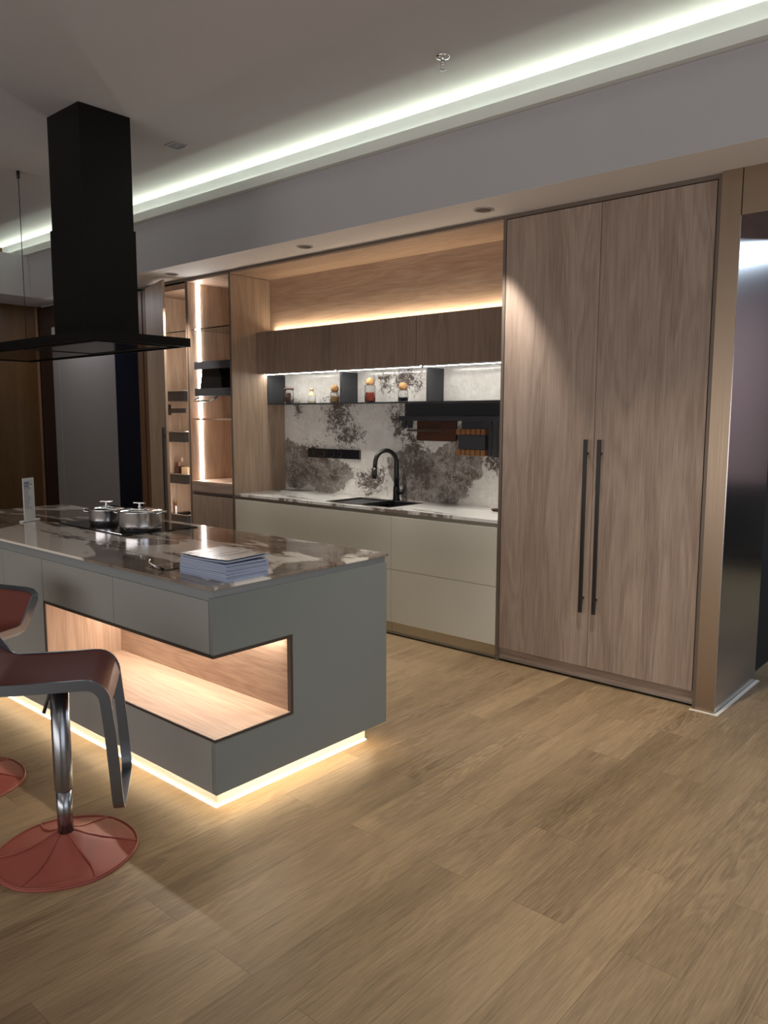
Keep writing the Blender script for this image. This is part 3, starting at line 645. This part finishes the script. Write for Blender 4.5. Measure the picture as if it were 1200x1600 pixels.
# ================================================================== ISLAND
IX, IY, IY2, IX0 = .285, -2.41, -1.421, -2.80
t = thing('kitchen_island', 'grey kitchen island body with a lit corner niche and glowing plinth', 'kitchen island', (-1.2, -1.9, 0))
obj('carcass', BB((IX0+.02, .2645, -2.389, -1.442, .105, .292), (IX0+.02, .2645, -2.389, -1.442, .669, .855), (IX0+.02, -1.082, -2.389, -1.442, .292, .669), (-1.082, .2645, -1.991, -1.442, .292, .669)), m_frame, t)
obj('top_channel', BB((IX0+.03, IX-.0205, IY+.006, IY2-.021, .8555, .898)), simple('channel_grey', (.30, .33, .335), .4, metal=.2), t)
obj('end_channel', B(IX-.02, IX-.006, IY+.006, IY2-.006, .8685, .898), simple('channel_grey_end', (.30, .33, .335), .4, metal=.2), t)
# end panel with the niche cut out
obj('end_panel', prism([(IY, .10), (IY2, .10), (IY2, .868), (IY, .868), (IY, .651), (-2.013, .651), (-2.013, .31), (IY, .31)], 'x', .265, IX), m_isl_shade, t)
def fr(x0, x1, z0, z1, m=None): obj('front_panel', B(x0, x1, IY, IY+.02, z0, z1, bev=.0008), m or m_isl_front, t)
xs = (-1.066, -.416, .263)
for i in range(2):
    fr(xs[i]+.0015, xs[i+1]-.0015, .651, .855); fr(xs[i]+.0015, xs[i+1]-.0015, .10, .31)
for a, b_ in ((-1.502, -1.069), (-1.936, -1.505), (-2.37, -1.939), (-2.80, -2.373)): fr(a, b_, .10, .855)
obj('back_panel', B(IX0, .2645, IY2-.02, IY2, .10, .868), m_isl_front, t)
obj('left_panel', B(IX0, IX0+.0195, -2.389, IY2-.0205, .10, .85), m_isl_front, t)
# niche lining
obj('niche_floor', B(-1.064, IX-.0005, -2.4085, -1.992, .294, .3125), m_liningx, t)
obj('niche_back', B(-1.064, .2645, -2.006, -1.992, .3127, .6505), m_liningx, t)
obj('niche_side', B(-1.081, -1.0645, -2.4085, -1.992, .3127, .6505), m_lining, t)
obj('niche_ceiling', B(-1.064, .2645, -2.389, -2.007, .652, .668), m_liningx, t)
# dark metal edge around the opening
e = .013
obj('niche_edge', BB((-1.064, IX+.001, IY-.002, IY+.004, .651-e, .651), (-1.064, IX+.001, IY-.002, IY+.004, .31, .31+e*.9), (-1.066, -1.064+e, IY-.002, IY+.004, .31+e*.9, .651-e),
    (IX-.005, IX+.0015, IY+.004, -2.013, .651-e, .651), (IX-.005, IX+.0015, IY+.004, -2.013, .31, .31+e*.9), (IX-.019, IX+.0015, -2.013-e, -2.013, .31+e*.9, .651-e)), m_brz, t)
# plinth
obj('plinth', BB((-2.70, .194, -2.344, -2.326, .0, .0995), (.176, .194, -2.326, -1.472, 0, .0995), (-2.70, .176, -1.49, -1.472, 0, .0995), (-2.70, -2.682, -2.326, -1.49, 0, .0995)), simple('plinth_white', (.72, .68, .6), .5), t)
obj('plinth_light_line', BB((-2.70, .204, -2.354, -2.3445, .001, .006), (.1945, .204, -2.3445, -1.472, .001, .006)), m_ledp, t)
tag(obj('island_worktop', B(-2.813, .291, -2.419, -1.412, .899, .911, bev=.002), m_isl), 'glossy brown and beige marble worktop on the kitchen island', 'worktop')

# cooktop and pots
tag(obj('cooktop', B(-1.82, -1.085, -1.945, -1.49, .9112, .917, bev=.002), m_blackg), 'flat black glass cooktop set on the island worktop', 'cooktop')
def pot(name, label, x, y, r, h, rz):
    t = thing(name, label, 'pot', (x, y, .9171), rz, 'steel pots on the cooktop')
    obj('base_ring', lathe([(0, 0), (r*.93, 0), (r*.95, .006), (0, .006)], 40), m_black, t, True)
    obj('body', lathe([(0, .0065), (r*.94, .0065), (r*.99, .014), (r, .03), (r, h-.004), (r*1.02, h), (r*.985, h), (r*.975, h-.01), (r*.97, .02), (0, .014)], 48), m_pot, t, True)
    l = obj('lid', lathe([(0, h+.0205), (r*.4, h+.018), (r*.75, h+.011), (r*.97, h+.0045), (r*1.01, h+.002), (r*1.01, h+.0006), (r*.9, h+.0006), (0, h+.012)], 48), m_chrome, t, True)
    kn = lathe([(0, h+.02), (.012, h+.021), (.007, h+.027), (.006, h+.036), (.010, h+.040), (0, h+.041)], 20)
    box(kn, -.034, .034, -.010, .010, h+.040, h+.047, bev=.003)
    obj('knob', kn, m_chrome, l, True)
    for s in (-1, 1):
        pts = [(s*(r-.002), -.038, h-.014), (s*(r+.018), -.036, h-.006), (s*(r+.030), -.020, h-.002), (s*(r+.032), 0, h-.001), (s*(r+.030), .020, h-.002), (s*(r+.018), .036, h-.006), (s*(r-.002), .038, h-.014)]
        obj('handle', tube(pts, .0055, 10), m_chrome, t, True)
m_pot = brushed('pot_steel', (.74, .74, .76), .2, 'z', .08)
pot('cooking_pot', 'larger lidded stainless steel pot at the front of the cooktop', -1.22, -1.775, .118, .105, .5)
pot('cooking_pot', 'smaller lidded stainless steel pot behind the larger one', -1.575, -1.775, .098, .088, .9)

# sign stand
t = thing('sign_stand', 'tall narrow white printed sign on a small foot at the far end of the island', 'sign', (-2.06, -2.005, .9115), math.radians(27))
obj('card', B(-.002, .002, -.048, .048, .010, .262), simple('sign_white', (.62, .64, .62), .4), t, True)
obj('foot', BB((-.012, .012, -.078, .078, 0, .0095), bev=.002), m_white, t, True)
tx = bmesh.new(); rnd = random.Random(4)
z = .248
rows = [(.0012, .07), (.007, .045), (.004, .072), (.006, .04), (.003, .05), (.0025, .06)]+[(.002, .03+.03*rnd.random()) for _ in range(16)]+[(.0015, .07)]
for i, (hh_, w_) in enumerate(rows):
    z -= .0052
    box(tx, .0021, .0026, -.040, -.040+w_, z-hh_, z)
    z -= hh_*.9
m_ink = simple('navy_ink', (.045, .045, .13), .5)
obj('print_lines', tx, m_ink, t, True)

# magazines
cov = simple('magazine_pages', (.36, .42, .56), .55)
m_cover, tt, bb = mat('magazine_cover'); bb.inputs['Roughness'].default_value = .28
tc = tt.nodes.new('ShaderNodeTexCoord'); n_ = tt.nodes.new('ShaderNodeTexNoise'); n_.inputs['Scale'].default_value = 9; n_.inputs['Detail'].default_value = 3; n_.inputs['Distortion'].default_value = 1
mp_ = tt.nodes.new('ShaderNodeMapping'); mp_.inputs['Scale'].default_value = (2.0, .6, 1); tt.links.new(tc.outputs['Object'], mp_.inputs[0]); tt.links.new(mp_.outputs[0], n_.inputs['Vector'])
cr_ = tt.nodes.new('ShaderNodeValToRGB'); cr_.color_ramp.interpolation = 'CONSTANT'
e_ = cr_.color_ramp.elements; e_[0].position = 0; e_[0].color = (.10, .09, .11, 1); e_[1].position = .36; e_[1].color = (.30, .24, .22, 1)
for p_, c_ in ((.46, (.66, .62, .58, 1)), (.72, (.40, .33, .29, 1))):
    q_ = e_.new(p_); q_.color = c_
tt.links.new(n_.outputs['Fac'], cr_.inputs[0]); tt.links.new(cr_.outputs[0], bb.inputs['Base Color'])
def mag_mesh(curl, k):
    bm = bmesh.new(); nx = 10; wx, wy, th = .297, .21, .0052
    g = [[None]*2 for _ in range(nx+1)]
    for i in range(nx+1):
        x = -wx/2+wx*i/nx; 
        row = []
        for yy in (-wy/2, wy/2):
            c = curl*((i/nx-.4)**2*1.2 + (.35 if yy > 0 else 0)*(i/nx))
            row.append((bm.verts.new((x, yy, c)), bm.verts.new((x, yy, c+th))))
        g[i] = row
    for i in range(nx):
        a, b_, c, d_ = g[i][0], g[i][1], g[i+1][0], g[i+1][1]
        bm.faces.new((a[0], b_[0], d_[0], c[0])); bm.faces.new((a[1], c[1], d_[1], b_[1]))
        bm.faces.new((a[0], c[0], c[1], a[1])); bm.faces.new((b_[0], b_[1], d_[1], d_[0]))
    for row in (g[0], g[-1]): bm.faces.new((row[0][0], row[0][1], row[1][1], row[1][0]))
    bmesh.ops.recalc_face_normals(bm, faces=bm.faces); return bm
n_mag = 13
proto = None
for k in range(n_mag):
    rnd = random.Random(k+11)
    lo = (.115+rnd.uniform(-.006, .004), -2.222+rnd.uniform(-.004, .004), .9115+k*.0058)
    if k == 0:
        proto = thing('magazine', 'lowest magazine of the pile, lying directly on the island worktop', 'magazine', lo, 0, 'magazines piled on the island corner')
        obj('pages', mag_mesh(0, 0), cov, proto, True)
        o = proto
    elif k < n_mag-1:
        o = copy_tree(proto); o.location = lo
        o['label'] = '%s magazine counted from the bottom of the pile on the island corner' % ('', 'second', 'third', 'fourth', 'fifth', 'sixth', 'seventh', 'eighth', 'ninth', 'tenth', 'eleventh', 'twelfth')[k]
    else:
        lo = (lo[0], lo[1], .9115+k*.0058+.001)
        o = thing('magazine', 'topmost magazine of the pile, cover slightly curled, on the island corner', 'magazine', lo, 0, None)
        obj('pages', mag_mesh(.012, 0), cov, o, True)
        c2 = mag_mesh(.012, 0)
        for v in c2.verts: v.co.z = v.co.z + .0056 if v.co.z < 99 else v.co.z
        # keep only a thin cover
        bmesh.ops.delete(c2, geom=[f for f in c2.faces if f.normal.z < .5], context='FACES')
        r_ = bmesh.ops.solidify(c2, geom=list(c2.faces), thickness=-.0004)
        obj('cover', c2, m_cover, o, True)
    o.rotation_euler = (0, 0, rnd.uniform(-.03, .03))
t = thing('acrylic_holder', 'clear acrylic leaflet holder lying beside the magazine pile', 'holder', (-.07, -2.26, .9115))
obj('plate', B(-.16, -.045, -.10, .06, 0, .004, bev=.0015), m_acr, t, True)
obj('lip', tube([(-.045, -.09, .006), (-.08, -.105, .018), (-.13, -.105, .03), (-.16, -.08, .032)], .004, 10), m_acr, t, True)

# ================================================================== RANGE HOOD
HX0, HX1, HY0, HY1, HZ = -3.36, -1.33, -1.957, -1.333, 1.95
t = thing('range_hood', 'black island range hood with a square column and wide flat canopy', 'range hood', (-2.0, -1.6, HZ))
obj('canopy', BB((HX0, HX1, HY0, HY0+.012, HZ, HZ+.05), (HX0, HX1, HY1-.012, HY1, HZ, HZ+.05), (HX0, HX0+.012, HY0+.012, HY1-.012, HZ, HZ+.05), (HX1-.012, HX1, HY0+.012, HY1-.012, HZ, HZ+.05), (HX0+.012, HX1-.012, HY0+.012, HY1-.012, HZ+.03, HZ+.05)), m_hood, t)
obj('glass_panel', BB((HX0+.10, HX1-.10, HY0+.08, HY1-.08, HZ+.004, HZ+.012)), m_hoodg, t)
obj('underside', BB((HX0+.0125, HX1-.0125, HY0+.0125, HY1-.0125, HZ+.0135, HZ+.029)), m_hoodg, t)
obj('filter_frame', BB((-2.30, -2.285, HY0+.085, HY1-.085, HZ+.0005, HZ+.0038), (-1.45, -1.435, HY0+.085, HY1-.085, HZ+.0005, HZ+.0038), (-2.285, -1.45, HY0+.085, HY0+.10, HZ+.0005, HZ+.0038), (-2.285, -1.45, HY1-.10, HY1-.085, HZ+.0005, HZ+.0038)), m_black, t)
CX0, CX1, CY0, CY1 = -2.139, -1.765, -1.744, -1.416
obj('column_lower', B(CX0-.008, CX1+.008, CY0-.008, CY1+.008, HZ+.0505, 2.66), m_hood, t)
obj('column_upper', B(CX0, CX1, CY0, CY1, 2.6605, ZC-.001), m_hood, t)
cb = tube([(-3.301, -1.399, HZ+.05), (-3.301, -1.399, ZC-.002)], .0028, 8)
lathe([(0, 0), (.012, 0), (.012, -.05), (.004, -.055), (0, -.055)], 14, (-3.301, -1.399, ZC-.001), cb)
obj('suspension_cable', cb, m_black, t)

# ================================================================== BAR STOOLS
def make_stool(loc, rz, zs, label):
    t = thing('bar_stool', label, 'bar stool', loc, rz, 'red leather bar stools at the island')
    # base: leather cone with radial seams and softly faceted rim
    bm = bmesh.new(); seg = 64; prof = [(0.0262, .079), (.034, .0775), (.045, .072), (.075, .055), (.12, .036), (.17, .022), (.215, .013), (.238, .009), (.245, .005), (.245, 0)]
    rings = []
    for r, z in prof:
        ring = []
        for k in range(seg):
            a = 2*PI*k/seg; u = (a*6/(2*PI)) % 1; fac = 1-.018*math.sin(PI*u) if r > .1 else 1
            sag = -.006*math.sin(PI*u)*(math.sin(PI*min(1, (r-.03)/.2))) 
            ring.append(bm.verts.new((r*fac*math.cos(a), r*fac*math.sin(a), max(0, z+sag))))
        rings.append(ring)
    for a, c in zip(rings, rings[1:]):
        for k in range(seg):
            f = bm.faces.new((a[k], a[(k+1) % seg], c[(k+1) % seg], c[k])); f.smooth = True
    bm.faces.new(rings[-1]); bmesh.ops.recalc_face_normals(bm, faces=bm.faces)
    b_ = obj('base', bm, m_leather_lit, t, True)
    sm = bmesh.new()
    for k in range(6):
        a0 = 2*PI*k/6; pts = []
        for (r, z) in prof[:-2]:
            a = a0+.10*math.sin(PI*min(1, (r-.03)/.21)); pts.append((r*math.cos(a), r*math.sin(a), z+.0012))
        tube(pts, .0028, 8, sm)
    rim = [(.240*(1-.018*math.sin(PI*((k*6/64) % 1)))*math.cos(2*PI*k/64), .240*(1-.018*math.sin(PI*((k*6/64) % 1)))*math.sin(2*PI*k/64), .010) for k in range(64)]
    tube(rim, .0026, 8, sm, closed=True)
    obj('piping', sm, m_leather_lit, b_, True)
    obj('lower_tube', lathe([(0, .078), (.0265, .078), (.0265, .235), (0, .235)], 32), m_ss2, t, True)
    obj('upper_tube', lathe([(0, .2355), (.030, .2355), (.031, .238), (.031, zs-.041), (0, zs-.041)], 32), m_ss2, t, True)
    obj('seat_plate', B(-.09, .09, -.155, .155, zs-.040, zs-.030, bev=.003), m_black, t, True)
    obj('lever', tube([(.0, -.03, zs-.030), (-.01, -.07, zs-.045), (-.035, -.10, zs-.13)], [.005, .005, .006], 10), m_black, t, True)
    # steel frame: back, sides, front drop, footrest
    W = .178
    sd = []; wv = []
    def add(x, z, wx, wz): sd.append((x, z)); wv.append((wx, wz))
    add(-.262, zs+.105, -.9, -.35); add(-.235, zs+.06, -.88, -.4); add(-.21, zs+.02, -.75, -.6)
    for k in range(6):
        a = math.radians(200+k*14); add(-.15+.06*math.cos(a), zs+.03-.002+.05*math.sin(a)*.9, math.cos(a), math.sin(a))
    add(-.08, zs-.018, 0, -1); add(.04, zs-.018, 0, -1); add(.10, zs-.018, 0, -1)
    for k in range(1, 8):
        a = math.radians(90-k*12); add(.105+.065*math.cos(a), zs-.018-.065+.065*math.sin(a), -math.cos(a), -math.sin(a))
    add(.182, zs-.20, -1, 0); add(.192, zs-.34, -1, 0); add(.197, zs-.425, -1, 0)
    near = [(x, -W, z) for x, z in sd]; far = [(x, W, z) for x, z in sd]
    zb = zs-.465
    corner = [(.198, -W+.004, zb+.028), (.199, -W+.014, zb+.012), (.200, -W+.030, zb+.003), (.200, -W+.05, zb)]
    mid = [(.200, 0, zb)]
    path = near+corner+mid+[(x, -y, z) for x, y, z in reversed(corner)]+list(reversed(far))
    wvec = [(a, 0, b) for a, b in wv]+[(-1, 0, 0)]*9+[(a, 0, b) for a, b in reversed(wv)]
    obj('frame', sweep_ribbon(path, wvec, .036, .008), m_frameb, t, True)
    # frame across the back, round the top of the backrest
    back = [(-.262, -W, zs+.105), (-.268, -W+.006, zs+.118), (-.274, -W+.03, zs+.130), (-.275, -W+.07, zs+.134), (-.275, W-.07, zs+.134), (-.274, W-.03, zs+.130), (-.268, W-.006, zs+.118), (-.262, W, zs+.105)]
    obj('back_frame', sweep_ribbon(back, [(-.85, 0, .3)]*8, .026, .008), m_frameb, t, True)
    # leather shell
    pr = [(-.270, zs+.125), (-.245, zs+.07), (-.215, zs+.03), (-.185, zs+.008), (-.15, zs-.002), (-.08, zs-.004), (.0, zs-.004), (.08, zs-.002), (.115, zs-.002), (.14, zs-.008), (.160, zs-.024), (.174, zs-.048), (.184, zs-.078), (.187, zs-.088)]
    bm = bmesh.new(); yn = 12; G = []
    for i, (x, z) in enumerate(pr):
        row = []
        for j in range(yn+1):
            y = -.172+.344*j/yn; sag = .012*(1-(2*j/yn-1)**2) if 2 < i < 9 else .006*(1-(2*j/yn-1)**2)
            row.append(bm.verts.new((x, y, z-sag if i > 2 else z+(0 if i else -.02*(abs(2*j/yn-1)**8)))))
        G.append(row)
    for i in range(len(pr)-1):
        for j in range(yn):
            f = bm.faces.new((G[i][j], G[i+1][j], G[i+1][j+1], G[i][j+1])); f.smooth = True
    bmesh.ops.recalc_face_normals(bm, faces=bm.faces)
    bmesh.ops.solidify(bm, geom=list(bm.faces), thickness=.009)
    for f in bm.faces: f.smooth = True
    for e2 in bm.edges:
        if len(e2.link_faces) == 2 and e2.calc_face_angle(0) > .9: e2.smooth = False
    obj('seat', bm, m_leather_shade, t, True)
    return t
m_ss2 = brushed('pole_steel', (.34, .36, .39), .24, 'z', .05)
make_stool((.06, -2.895, 0), math.radians(55), .682, 'red leather bar stool nearest the viewer, seat sideways with steel footrest loop')
make_stool((-.765, -2.93, 0), math.radians(-70), .655, 'red leather bar stool further left, mostly cut off by the photo edge')
